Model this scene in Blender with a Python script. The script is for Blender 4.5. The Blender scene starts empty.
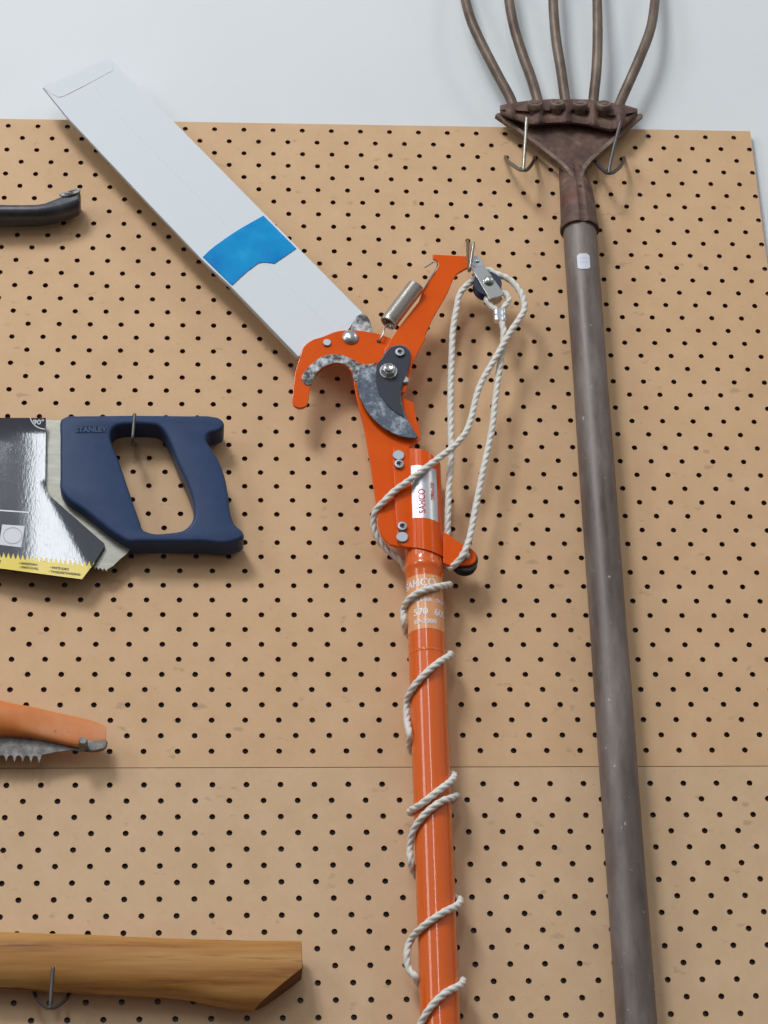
import bpy, bmesh, math, random
import numpy as np
from mathutils import Vector, Matrix

random.seed(4)
S = bpy.context.scene
COL = S.collection
ZTOP = 2900.0            # mm: height of the first row of holes above the floor
# ------------------------------------------------------------------ camera
ROT = np.array([[0.9974286, -0.06507177, -0.03003092],
                [0.07149972, 0.87488666, 0.479021],
                [-0.00489709, -0.47993645, 0.87728959]])
BASE = np.array([[1, 0, 0], [0, 0, -1], [0, 1, 0.]])
RC = BASE @ ROT                       # world -> camera (x right, y down, z forward)
CAM = np.array([-380.51291, -1660.9726, -1287.85049])   # mm, from the board's first hole row
FPX = 2381.53134

cd = bpy.data.cameras.new('camera')
cam = bpy.data.objects.new('camera', cd)
COL.objects.link(cam)
cd.sensor_fit = 'HORIZONTAL'
cd.sensor_width = 24.0
cd.lens = FPX / 768 * 24.0
cd.clip_start = 0.05
right, down, fwd = RC[0], RC[1], RC[2]
M = Matrix(((right[0], -down[0], -fwd[0], CAM[0] / 1000),
            (right[1], -down[1], -fwd[1], CAM[1] / 1000),
            (right[2], -down[2], -fwd[2], (CAM[2] + ZTOP) / 1000),
            (0, 0, 0, 1)))
cam.matrix_world = M
S.camera = cam

# ------------------------------------------------------------------ light
S.view_settings.view_transform = 'Standard'
S.view_settings.look = 'None'
S.view_settings.gamma = 1.0
S.view_settings.use_curve_mapping = False
S.view_settings.exposure = -0.26

w = bpy.data.worlds.new('world')
S.world = w
w.use_nodes = True
nt = w.node_tree
bg = nt.nodes['Background']
tc = nt.nodes.new('ShaderNodeTexCoord')
sx = nt.nodes.new('ShaderNodeSeparateXYZ')
mr = nt.nodes.new('ShaderNodeMapRange')
mr.inputs['From Min'].default_value = -0.6
mr.inputs['From Max'].default_value = 0.8
rp = nt.nodes.new('ShaderNodeValToRGB')
rp.color_ramp.elements[0].color = (0.14, 0.12, 0.105, 1)
rp.color_ramp.elements[1].color = (0.86, 0.93, 1.0, 1)
e = rp.color_ramp.elements.new(0.42)
e.color = (0.58, 0.58, 0.58, 1)
nt.links.new(tc.outputs['Generated'], sx.inputs[0])
nt.links.new(sx.outputs['Z'], mr.inputs['Value'])
nt.links.new(mr.outputs[0], rp.inputs[0])
nt.links.new(rp.outputs[0], bg.inputs['Color'])
bg.inputs['Strength'].default_value = 0.60


def area(name, loc, target, sx_, sy_, power, color):
    ld = bpy.data.lights.new(name, 'AREA')
    ld.shape = 'RECTANGLE'
    ld.size, ld.size_y = sx_, sy_
    ld.energy = power
    ld.color = color
    o = bpy.data.objects.new(name, ld)
    COL.objects.link(o)
    o.location = Vector(loc)
    d = Vector(target) - Vector(loc)
    o.rotation_euler = d.to_track_quat('-Z', 'Y').to_euler()
    return o


TGT = (-0.25, 0, 2.42)
area('front_window', (-1.20, -8.95, 6.3), TGT, 0.80, 3.4, 90, (0.90, 0.95, 1.0))
area('roof_window', (-1.62, -2.75, 4.98), TGT, 0.9, 0.9, 92, (0.95, 0.98, 1.0))
area('left_window', (-2.6, -1.9, 3.6), TGT, 0.7, 1.2, 16, (0.95, 0.98, 1.0))
area('right_window', (2.0, -1.9, 4.6), TGT, 0.5, 1.2, 10, (1.0, 0.93, 0.82))


# ------------------------------------------------------------------ geometry helpers
def P(px, py, d=0.0):
    """Point of the place seen at (px, py) and standing d mm in front of the board, in mm."""
    ray = RC.T @ np.array([(px - 384) / FPX, (py - 512) / FPX, 1.0])
    t = (-d - CAM[1]) / ray[1]
    return CAM + t * ray


def XZ(pts, d):
    out = []
    for p in pts:
        q = P(p[0], p[1], p[3] if len(p) > 3 and p[3] is not None else d)
        out.append((q[0], q[2]))
    return out


def to_m(v):
    return (v[0] / 1000, v[1] / 1000, (v[2] + ZTOP) / 1000)


def smooth_closed(pts, n=6):
    """Catmull-Rom through px points; a third value 1 marks a sharp corner."""
    out = []
    N = len(pts)
    for k in range(N):
        p0, p1, p2, p3 = pts[k - 1], pts[k], pts[(k + 1) % N], pts[(k + 2) % N]
        c1 = len(p1) > 2 and p1[2] == 1
        c2 = len(p2) > 2 and p2[2] == 1
        a, b = np.array(p1[:2], float), np.array(p2[:2], float)
        if c1 and c2:
            out.append(tuple(a))
            continue
        L = np.linalg.norm(b - a)

        def tan(q0, q1, q2):
            q0, q1, q2 = (np.array(q[:2], float) for q in (q0, q1, q2))
            l0, l1 = np.linalg.norm(q1 - q0) + 1e-6, np.linalg.norm(q2 - q1) + 1e-6
            v = (q1 - q0) / l0 * l1 + (q2 - q1) / l1 * l0
            return v / (l0 + l1)
        t1 = (b - a) / L if c1 else tan(p0, p1, p2)
        t2 = (b - a) / L if c2 else tan(p1, p2, p3)
        for i in range(n):
            t = i / n
            h = (2 * t**3 - 3 * t**2 + 1, t**3 - 2 * t**2 + t, -2 * t**3 + 3 * t**2, t**3 - t**2)
            out.append(tuple(h[0] * a + h[1] * L * t1 + h[2] * b + h[3] * L * t2))
    return out


def smooth_path(pts, step=1.0):
    """Catmull-Rom through 3-D points, resampled to equal steps (mm)."""
    pts = [np.array(p, float) for p in pts]
    ext = [2 * pts[0] - pts[1]] + pts + [2 * pts[-1] - pts[-2]]
    dense = []
    for k in range(1, len(ext) - 2):
        p0, p1, p2, p3 = ext[k - 1:k + 3]
        t0, t1 = 0.0, max(np.linalg.norm(p1 - p0), 1e-6) ** 0.5
        t2 = t1 + max(np.linalg.norm(p2 - p1), 1e-6) ** 0.5
        t3 = t2 + max(np.linalg.norm(p3 - p2), 1e-6) ** 0.5
        for i in range(24):
            t = t1 + (t2 - t1) * i / 24
            A1 = (t1 - t) / (t1 - t0) * p0 + (t - t0) / (t1 - t0) * p1
            A2 = (t2 - t) / (t2 - t1) * p1 + (t - t1) / (t2 - t1) * p2
            A3 = (t3 - t) / (t3 - t2) * p2 + (t - t2) / (t3 - t2) * p3
            B1 = (t2 - t) / (t2 - t0) * A1 + (t - t0) / (t2 - t0) * A2
            B2 = (t3 - t) / (t3 - t1) * A2 + (t - t1) / (t3 - t1) * A3
            dense.append((t2 - t) / (t2 - t1) * B1 + (t - t1) / (t2 - t1) * B2)
    dense.append(pts[-1])
    D = np.array(dense)
    s = np.r_[0, np.cumsum(np.linalg.norm(np.diff(D, axis=0), axis=1))]
    n = max(2, int(s[-1] / step) + 1)
    q = np.linspace(0, s[-1], n)
    return np.array([np.interp(q, s, D[:, k]) for k in range(3)]).T


def frames(path, ref=None):
    path = np.array(path, float)
    T = np.gradient(path, axis=0)
    T /= np.linalg.norm(T, axis=1)[:, None] + 1e-9
    ref = np.array(ref if ref is not None else (0.0123, -1, 0.0177))
    N = ref - T[0] * ref.dot(T[0])
    if np.linalg.norm(N) < 0.05:
        N = np.array([1., 0, 0]) - T[0] * T[0][0]
    N /= np.linalg.norm(N)
    Ns = [N]
    for k in range(1, len(path)):
        N = Ns[-1] - T[k] * Ns[-1].dot(T[k])
        Ns.append(N / np.linalg.norm(N))
    Ns = np.array(Ns)
    return path, T, Ns, np.cross(T, Ns)


class MB:
    """Collects faces (mm) and links them as ONE mesh object."""

    def __init__(s):
        s.v, s.f, s.m = [], [], []

    def grid(s, rings, closed=True, caps=True, mat=0):
        base = len(s.v)
        n = len(rings[0])
        for r in rings:
            s.v.extend([tuple(p) for p in r])
        for k in range(len(rings) - 1):
            for i in range(n if closed else n - 1):
                j = (i + 1) % n
                a = base + k * n
                s.f.append((a + i, a + j, a + n + j, a + n + i))
                s.m.append(mat)
        if caps and closed:
            s.f.append(tuple(base + i for i in reversed(range(n))))
            s.f.append(tuple(base + (len(rings) - 1) * n + i for i in range(n)))
            s.m += [mat, mat]
        return s

    def tube(s, path, r, seg=12, caps=True, mat=0, round_end=False):
        path, T, N, B = frames(path)
        rr = np.full(len(path), r) if np.isscalar(r) else np.array(r, float)
        rings = []
        a = np.arange(seg) / seg * 2 * math.pi
        for k in range(len(path)):
            rings.append([path[k] + rr[k] * (math.cos(t) * N[k] + math.sin(t) * B[k]) for t in a])
        if round_end:
            R = rr[-1]
            for u in (0.5, 0.86, 0.99):
                rings.append([path[-1] + T[-1] * R * u * 0.8 + R * math.sqrt(1 - u * u) * (math.cos(t) * N[-1] + math.sin(t) * B[-1]) for t in a])
        return s.grid(rings, True, caps, mat)

    def rope(s, path, r, pitch=20.0, seg=18, mat=0):
        path, T, N, B = frames(path)
        L = np.r_[0, np.cumsum(np.linalg.norm(np.diff(path, axis=0), axis=1))]
        rings = []
        for k in range(len(path)):
            tw = L[k] / pitch * 2 * math.pi
            ring = []
            for i in range(seg):
                t = i / seg * 2 * math.pi
                q = r * (0.77 + 0.28 * abs(math.cos(1.5 * t)) ** 0.8)
                ring.append(path[k] + q * (math.cos(t + tw) * N[k] + math.sin(t + tw) * B[k]))
            rings.append(ring)
        return s.grid(rings, True, True, mat)

    def lathe(s, origin, axis, prof, seg=24, caps=True, mat=0, e1=None):
        """prof: (distance along axis, radius)."""
        axis = np.array(axis, float)
        axis /= np.linalg.norm(axis)
        e1 = np.array(e1 if e1 is not None else (0.31, 0.17, 0.93), float)
        e1 -= axis * e1.dot(axis)
        e1 /= np.linalg.norm(e1)
        e2 = np.cross(axis, e1)
        rings = [[np.array(origin) + axis * h + r * (math.cos(i / seg * 2 * math.pi) * e1 + math.sin(i / seg * 2 * math.pi) * e2)
                  for i in range(seg)] for h, r in prof]
        return s.grid(rings, True, caps, mat)

    def poly(s, pts, mat=0):
        b = len(s.v)
        s.v.extend([tuple(p) for p in pts])
        s.f.append(tuple(range(b, b + len(pts))))
        s.m.append(mat)
        return s

    def build(s, name, mats, parent=None, sharp=38, fix=True):
        me = bpy.data.meshes.new(name)
        off = np.array(parent_loc(parent)) if parent is not None else np.zeros(3)
        me.from_pydata([tuple(np.array(to_m(v)) - off) for v in s.v], [], s.f)
        mats = mats if isinstance(mats, (list, tuple)) else [mats]
        for m in mats:
            me.materials.append(m)
        me.polygons.foreach_set('material_index', s.m)
        if fix:
            bm = bmesh.new()
            bm.from_mesh(me)
            bmesh.ops.recalc_face_normals(bm, faces=bm.faces)
            bm.to_mesh(me)
            bm.free()
        return finish(name, me, parent, sharp)


def finish(name, me, parent, sharp=38):
    me.polygons.foreach_set('use_smooth', [True] * len(me.polygons))
    me.set_sharp_from_angle(angle=math.radians(sharp))
    me.update()
    o = bpy.data.objects.new(name, me)
    COL.objects.link(o)
    if parent is not None:
        o.parent = parent
    return o


def parent_loc(p):
    loc = np.zeros(3)
    while p is not None:
        loc += np.array(p.location)
        p = p.parent
    return loc


def curve_mesh(loops, half, bevel, res=3):
    """Flat outlines (mm, first = outside, others = holes) -> mesh extruded about z=0 with rounded edges."""
    cu = bpy.data.curves.new('tmp', 'CURVE')
    cu.dimensions = '2D'
    cu.fill_mode = 'BOTH'
    cu.extrude = max(half - bevel, 1e-4) / 1000
    cu.bevel_depth = bevel / 1000
    cu.bevel_resolution = res
    cu.offset = -bevel / 1000
    for lp in loops:
        sp = cu.splines.new('POLY')
        sp.points.add(len(lp) - 1)
        for k, (x, z) in enumerate(lp):
            sp.points[k].co = (x / 1000, z / 1000, 0, 1)
        sp.use_cyclic_u = True
    ob = bpy.data.objects.new('tmp', cu)
    COL.objects.link(ob)
    dg = bpy.context.evaluated_depsgraph_get()
    me = bpy.data.meshes.new_from_object(ob.evaluated_get(dg))
    bpy.data.objects.remove(ob)
    bpy.data.curves.remove(cu)
    bm = bmesh.new()
    bm.from_mesh(me)
    bmesh.ops.remove_doubles(bm, verts=bm.verts, dist=1e-6)
    bm.to_mesh(me)
    bm.free()
    return me


def ccw(lp):
    a = sum(lp[i - 1][0] * lp[i][1] - lp[i][0] * lp[i - 1][1] for i in range(len(lp)))
    return lp if a > 0 else lp[::-1]


def plate(name, loops, d_back, d_front, mats, parent=None, bevel=0.5, res=2, sharp=9, warp=None):
    """Plate parallel to the board; loops in board mm (X, Z)."""
    loops = [ccw(loops[0])] + [ccw(l)[::-1] for l in loops[1:]]
    me = curve_mesh(loops, (d_front - d_back) / 2, bevel, res)
    mid = (d_front + d_back) / 2
    off = parent_loc(parent) if parent is not None else np.zeros(3)
    n = len(me.vertices)
    co = np.empty(n * 3)
    me.vertices.foreach_get('co', co)
    co = co.reshape(-1, 3) * 1000
    out = np.c_[co[:, 0], -(co[:, 2] + mid), co[:, 1]]
    if warp is not None:
        out = np.array([warp(v) for v in out])
    out = np.c_[out[:, 0], out[:, 1], out[:, 2] + ZTOP] / 1000 - off
    me.vertices.foreach_set('co', out.ravel())
    me.materials.clear()
    for m in (mats if isinstance(mats, (list, tuple)) else [mats]):
        me.materials.append(m)
    me.name = name
    return finish(name, me, parent, sharp)


def text_mesh(txt, size, depth=0.0, spacing=1.0):
    cu = bpy.data.curves.new('tmp', 'FONT')
    cu.body = txt
    cu.size = size / 1000
    cu.align_x = 'CENTER'
    cu.align_y = 'CENTER'
    cu.space_character = spacing
    cu.extrude = depth / 1000
    cu.offset = size * 0.022 / 1000
    ob = bpy.data.objects.new('tmp', cu)
    COL.objects.link(ob)
    dg = bpy.context.evaluated_depsgraph_get()
    me = bpy.data.meshes.new_from_object(ob.evaluated_get(dg))
    bpy.data.objects.remove(ob)
    bpy.data.curves.remove(cu)
    v = [np.array(x.co) * 1000 for x in me.vertices]
    f = [tuple(p.vertices) for p in me.polygons]
    bpy.data.meshes.remove(me)
    return v, f


def add_text(mb, txt, size, place, mat=0, sx_=1.0, spacing=1.0):
    """place(u, v) -> 3-D mm point for text coordinates."""
    v, f = text_mesh(txt, size, 0, spacing)
    b = len(mb.v)
    mb.v.extend([tuple(place(p[0] * sx_, p[1])) for p in v])
    for q in f:
        mb.f.append(tuple(b + i for i in q))
        mb.m.append(mat)


def tag(o, label, cat, group=None):
    o['label'] = label
    o['category'] = cat
    if group:
        o['group'] = group
    return o


def thing(name, label, cat, at, group=None):
    o = bpy.data.objects.new(name, None)
    COL.objects.link(o)
    o.empty_display_size = 0.02
    o.location = to_m(at)
    bpy.context.view_layer.update()
    return tag(o, label, cat, group)


# ------------------------------------------------------------------ materials
def mat(name, color, rough=0.5, metal=0.0, coat=0.0, coat_rough=0.1, spec=0.5):
    m = bpy.data.materials.new(name)
    m.use_nodes = True
    b = m.node_tree.nodes['Principled BSDF']
    b.inputs['Base Color'].default_value = (*color, 1)
    b.inputs['Roughness'].default_value = rough
    b.inputs['Metallic'].default_value = metal
    b.inputs['Coat Weight'].default_value = coat
    b.inputs['Coat Roughness'].default_value = coat_rough
    b.inputs['Specular IOR Level'].default_value = spec
    return m


def srgb(r, g, b):
    return tuple((c / 255 / 12.92) if c / 255 <= 0.04045 else ((c / 255 + 0.055) / 1.055) ** 2.4 for c in (r, g, b))


def noise_color(m, stops, scale, stretch=(1, 1, 1), detail=6, rough=0.6, bump=0.0, bump_scale=None, bump_dist=0.001, rough_range=None, second=None):
    """Vary the base colour with stretched noise; optional bump, roughness variation and a second layer of spots."""
    t = m.node_tree
    b = t.nodes['Principled BSDF']
    tc_ = t.nodes.new('ShaderNodeTexCoord')
    mp = t.nodes.new('ShaderNodeMapping')
    mp.inputs['Scale'].default_value = stretch
    nz = t.nodes.new('ShaderNodeTexNoise')
    nz.inputs['Scale'].default_value = scale
    nz.inputs['Detail'].default_value = detail
    nz.inputs['Roughness'].default_value = rough
    cr = t.nodes.new('ShaderNodeValToRGB')
    cr.color_ramp.elements[0].position, cr.color_ramp.elements[0].color = stops[0][0], (*stops[0][1], 1)
    cr.color_ramp.elements[1].position, cr.color_ramp.elements[1].color = stops[-1][0], (*stops[-1][1], 1)
    for p_, c_ in stops[1:-1]:
        el = cr.color_ramp.elements.new(p_)
        el.color = (*c_, 1)
    t.links.new(tc_.outputs['Object'], mp.inputs[0])
    t.links.new(mp.outputs[0], nz.inputs['Vector'])
    t.links.new(nz.outputs['Fac'], cr.inputs[0])
    last = cr.outputs[0]
    if second:
        sc, lo, hi, colr, stv = second
        mp2 = t.nodes.new('ShaderNodeMapping')
        mp2.inputs['Scale'].default_value = stv
        n2 = t.nodes.new('ShaderNodeTexNoise')
        n2.inputs['Scale'].default_value = sc
        n2.inputs['Detail'].default_value = 4
        r2 = t.nodes.new('ShaderNodeMapRange')
        r2.inputs['From Min'].default_value = lo
        r2.inputs['From Max'].default_value = hi
        mx = t.nodes.new('ShaderNodeMix')
        mx.data_type = 'RGBA'
        mx.inputs['B'].default_value = (*colr, 1)
        t.links.new(tc_.outputs['Object'], mp2.inputs[0])
        t.links.new(mp2.outputs[0], n2.inputs['Vector'])
        t.links.new(n2.outputs['Fac'], r2.inputs['Value'])
        t.links.new(r2.outputs[0], mx.inputs['Factor'])
        t.links.new(last, mx.inputs['A'])
        last = mx.outputs['Result']
    t.links.new(last, b.inputs['Base Color'])
    if rough_range:
        r3 = t.nodes.new('ShaderNodeMapRange')
        r3.inputs['From Min'].default_value = 0.3
        r3.inputs['From Max'].default_value = 0.7
        r3.inputs['To Min'].default_value, r3.inputs['To Max'].default_value = rough_range
        t.links.new(nz.outputs['Fac'], r3.inputs['Value'])
        t.links.new(r3.outputs[0], b.inputs['Roughness'])
    if bump:
        n4 = t.nodes.new('ShaderNodeTexNoise')
        n4.inputs['Scale'].default_value = bump_scale or scale
        n4.inputs['Detail'].default_value = detail
        t.links.new(mp.outputs[0], n4.inputs['Vector'])
        bp = t.nodes.new('ShaderNodeBump')
        bp.inputs['Strength'].default_value = bump
        bp.inputs['Distance'].default_value = bump_dist
        t.links.new(n4.outputs['Fac'], bp.inputs['Height'])
        t.links.new(bp.outputs[0], b.inputs['Normal'])
    return m


WALL = noise_color(mat('white_wall_paint', (.8, .8, .8), 0.6),
                   [(0.3, srgb(218, 222, 224)), (0.7, srgb(225, 228, 230))], 3.0, bump=0.12, bump_scale=60, bump_dist=0.002)


def board_mat(name, a, b_, c):
    return noise_color(mat(name, b_, 0.62, spec=0.3), [(0.25, a), (0.5, b_), (0.75, c)], 26.0, (1, 1, 1), detail=10, rough=0.72,
                       bump=0.10, bump_scale=420, bump_dist=0.0004,
                       second=(70.0, 0.66, 0.74, tuple(x * 0.78 for x in b_), (1.0, 1, 1.6)))


BOARD_U = board_mat('tan_hardboard', srgb(206, 167, 127), srgb(213, 175, 135), srgb(219, 183, 144))
BOARD_L = board_mat('pale_tan_hardboard', srgb(205, 170, 133), srgb(212, 178, 141), srgb(219, 186, 150))
CORE = mat('brown_hardboard_core', srgb(120, 82, 52), 0.9, spec=0.1)
EDGE = mat('hardboard_cut_edge', srgb(170, 125, 86), 0.85, spec=0.1)
PINE = mat('pine_batten', srgb(190, 150, 105), 0.8)
ORANGE = noise_color(mat('orange_enamel', srgb(224, 86, 20), 0.18, spec=0.22),
                     [(0.3, srgb(222, 84, 10)), (0.7, srgb(229, 92, 16))], 40)
ORANGE_POLE = mat('orange_pole_gloss', srgb(222, 96, 18), 0.3, coat=0.8, coat_rough=0.05, spec=0.25)
ORANGE_OLD = noise_color(mat('faded_orange_paint', srgb(214, 128, 74), 0.45), [(0.3, srgb(204, 110, 42)), (0.5, srgb(212, 128, 68)), (0.72, srgb(220, 156, 116))], 16,
                         second=(120.0, 0.66, 0.72, srgb(150, 110, 90), (1, 1, 1)))
ROPE = noise_color(mat('white_nylon_rope', srgb(226, 222, 214), 0.7, spec=0.3), [(0.3, srgb(214, 208, 196)), (0.7, srgb(233, 230, 224))], 300, detail=3,
                   bump=0.35, bump_scale=1500, bump_dist=0.0004)
STEEL = mat('bright_steel', srgb(196, 196, 194), 0.25, 1.0)
WIRE = mat('zinc_wire', srgb(138, 132, 124), 0.33, 1.0)
SPRING = mat('spring_steel', srgb(206, 202, 194), 0.32, 0.95)
DARKWIRE = mat('dark_wire', srgb(96, 92, 92), 0.45, 0.8)
ALU = mat('dull_zinc', srgb(168, 170, 176), 0.42, 0.9)
BLADE_GREY = noise_color(mat('worn_blade_steel', srgb(130, 140, 150), 0.45, 0.6),
                         [(0.38, srgb(58, 66, 78)), (0.52, srgb(92, 101, 112)), (0.70, srgb(180, 185, 190))], 95, detail=8, rough=0.75)
BLADE_DARK = mat('blue_grey_blade_coating', srgb(54, 57, 68), 0.55, 0.0, spec=0.3)
BARE = noise_color(mat('bare_worn_metal', srgb(190, 190, 190), 0.5, 0.4),
                   [(0.42, srgb(66, 64, 64)), (0.53, srgb(160, 160, 160)), (0.68, srgb(222, 222, 224))], 130, detail=6, rough=0.7)
RUST = noise_color(mat('rusty_brown_iron', srgb(100, 76, 68), 0.62, 0.25),
                   [(0.3, srgb(66, 48, 43)), (0.47, srgb(94, 70, 61)), (0.6, srgb(112, 84, 72)), (0.74, srgb(150, 122, 104))], 75, detail=8, rough=0.7, bump=0.5, bump_scale=160, bump_dist=0.0008,
                   second=(34.0, 0.62, 0.78, srgb(126, 54, 44), (1, 1, 1)))
RUST_WORN = noise_color(mat('worn_rusty_edge', srgb(120, 100, 88), 0.5, 0.3),
                        [(0.3, srgb(84, 66, 58)), (0.5, srgb(116, 96, 84)), (0.7, srgb(150, 132, 118))], 90, detail=7, rough=0.7, bump=0.3, bump_scale=200, bump_dist=0.0006)
TINE = noise_color(mat('tarnished_tine_steel', srgb(120, 106, 96), 0.5, 0.35),
                   [(0.3, srgb(80, 62, 52)), (0.5, srgb(108, 92, 80)), (0.7, srgb(132, 118, 104))], 70, (1, 1, .5), detail=6, bump=0.2, bump_scale=200, bump_dist=0.0006)
SHAFT = noise_color(mat('grey_brown_tool_shaft', srgb(112, 100, 94), 0.36, 0.15),
                    [(0.30, srgb(72, 60, 55)), (0.5, srgb(108, 96, 91)), (0.70, srgb(140, 130, 124))], 30, (1, 1, .28), detail=8, rough=0.68, bump=0.3, bump_scale=170, bump_dist=0.0006,
                    rough_range=(0.36, 0.58), second=(240.0, 0.70, 0.75, srgb(186, 176, 166), (1, 1, .6)))
CARD = mat('white_card', srgb(222, 227, 232), 0.75, spec=0.2)
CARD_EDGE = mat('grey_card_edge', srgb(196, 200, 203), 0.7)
TAPE = noise_color(mat('blue_tape', srgb(30, 148, 212), 0.5, spec=0.12), [(0.32, srgb(0, 126, 198)), (0.55, srgb(8, 150, 214)), (0.75, srgb(50, 176, 228))], 22, detail=3, bump=0.5, bump_scale=30, bump_dist=0.002)
NAVY = noise_color(mat('navy_blue_plastic', srgb(62, 78, 112), 0.36, spec=0.12), [(0.3, srgb(50, 66, 98)), (0.7, srgb(56, 72, 106))], 90, bump=0.18, bump_scale=900, bump_dist=0.0003)
NAVY_MARK = mat('navy_recess_shade', srgb(38, 50, 80), 0.5, spec=0.08)  # handle plastic, with the shade of the sunken field painted in as darker navy
NAVY_LET = mat('navy_letters_lit', srgb(80, 96, 128), 0.5, spec=0.1)  # same plastic, light on the raised letters painted in as paler navy
SAWSTEEL = noise_color(mat('satin_saw_steel', srgb(190, 188, 178), 0.42, 0.7), [(0.3, srgb(130, 128, 118)), (0.7, srgb(148, 146, 136))], 60, (1, 1, 4))
YELLOW = mat('yellow_print', srgb(232, 205, 60), 0.4, coat=0.3)
INK = mat('black_ink', srgb(26, 24, 26), 0.5)
WHITEINK = mat('white_ink', srgb(232, 234, 238), 0.4)
PALEINK = mat('pale_label_ink', srgb(206, 208, 216), 0.35)
CLEAR = mat('label_ring_ink', srgb(166, 140, 150), 0.4)
SLEEVE = noise_color(mat('dark_glossy_sleeve', srgb(26, 30, 44), 0.5, coat=1.0, coat_rough=0.11, spec=0.1), [(0.3, srgb(22, 25, 36)), (0.6, srgb(30, 36, 52)), (0.8, srgb(58, 70, 94))], 150, (1, 1, .4), detail=8, rough=0.8,
                     bump=0.16, bump_scale=700, bump_dist=0.0003)
PRYSTEEL = noise_color(mat('black_forged_steel', srgb(66, 66, 72), 0.36, 0.3), [(0.3, srgb(44, 44, 50)), (0.6, srgb(70, 71, 78)), (0.8, srgb(100, 98, 98))], 40, bump=0.15, bump_scale=130, bump_dist=0.0006)
RUSTGREY = noise_color(mat('rusty_grey_blade', srgb(120, 116, 112), 0.55, 0.3), [(0.3, srgb(66, 60, 58)), (0.5, srgb(118, 115, 112)), (0.7, srgb(156, 154, 152))], 110, detail=8, rough=0.75)
OAK = noise_color(mat('oiled_oak', srgb(176, 128, 78), 0.5, spec=0.2), [(0.30, srgb(128, 80, 38)), (0.43, srgb(166, 116, 62)), (0.58, srgb(182, 134, 78)), (0.74, srgb(200, 154, 98))], 85, (.06, 1, 1.0), detail=9, rough=0.62,
                  bump=0.4, bump_scale=85, bump_dist=0.0012, second=(120.0, 0.62, 0.70, srgb(96, 58, 30), (.07, 1, 1)))
OAK_END = mat('oak_end_grain', srgb(104, 70, 42), 0.7, spec=0.15)
BLACKP = mat('black_plastic', srgb(30, 32, 38), 0.4)
STICKW = mat('white_price_sticker', srgb(214, 216, 226), 0.5)
STICKB = mat('pale_grey_ink', srgb(186, 190, 204), 0.6)
PEACH = mat('peach_pole_label', srgb(230, 158, 104), 0.25, coat=0.7, coat_rough=0.08)
SILVER = mat('silver_foil_label', srgb(205, 206, 210), 0.3, 0.55)
REDINK = mat('red_ink', srgb(205, 48, 70), 0.4)
CRIMP = mat('aluminium_crimp', srgb(215, 215, 220), 0.25, 0.9)

_b = SLEEVE.node_tree.nodes['Principled BSDF']
_b.inputs['Coat IOR'].default_value = 2.05
for _l in list(SLEEVE.node_tree.links):
    if _l.to_socket == _b.inputs['Normal']:
        SLEEVE.node_tree.links.new(_l.from_socket, _b.inputs['Coat Normal'])
# ------------------------------------------------------------------ setting
BT = 4.0          # board thickness
GAP = 3.0        # hollow behind it
wall = MB()
x0, x1, z0, z1, y0, y1 = -2400, 1900, -ZTOP, 1500, BT + GAP, BT + GAP + 120
pts = [(x, y, z) for x in (x0, x1) for y in (y0, y1) for z in (z0, z1)]
b = 0
wall.v = pts
wall.f = [(0, 1, 5, 4), (2, 6, 7, 3), (0, 2, 3, 1), (4, 5, 7, 6), (1, 3, 7, 5), (0, 4, 6, 2)]
wall.m = [0] * 6
wo = wall.build('wall_back', WALL)
wo['kind'] = 'structure'


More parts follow.
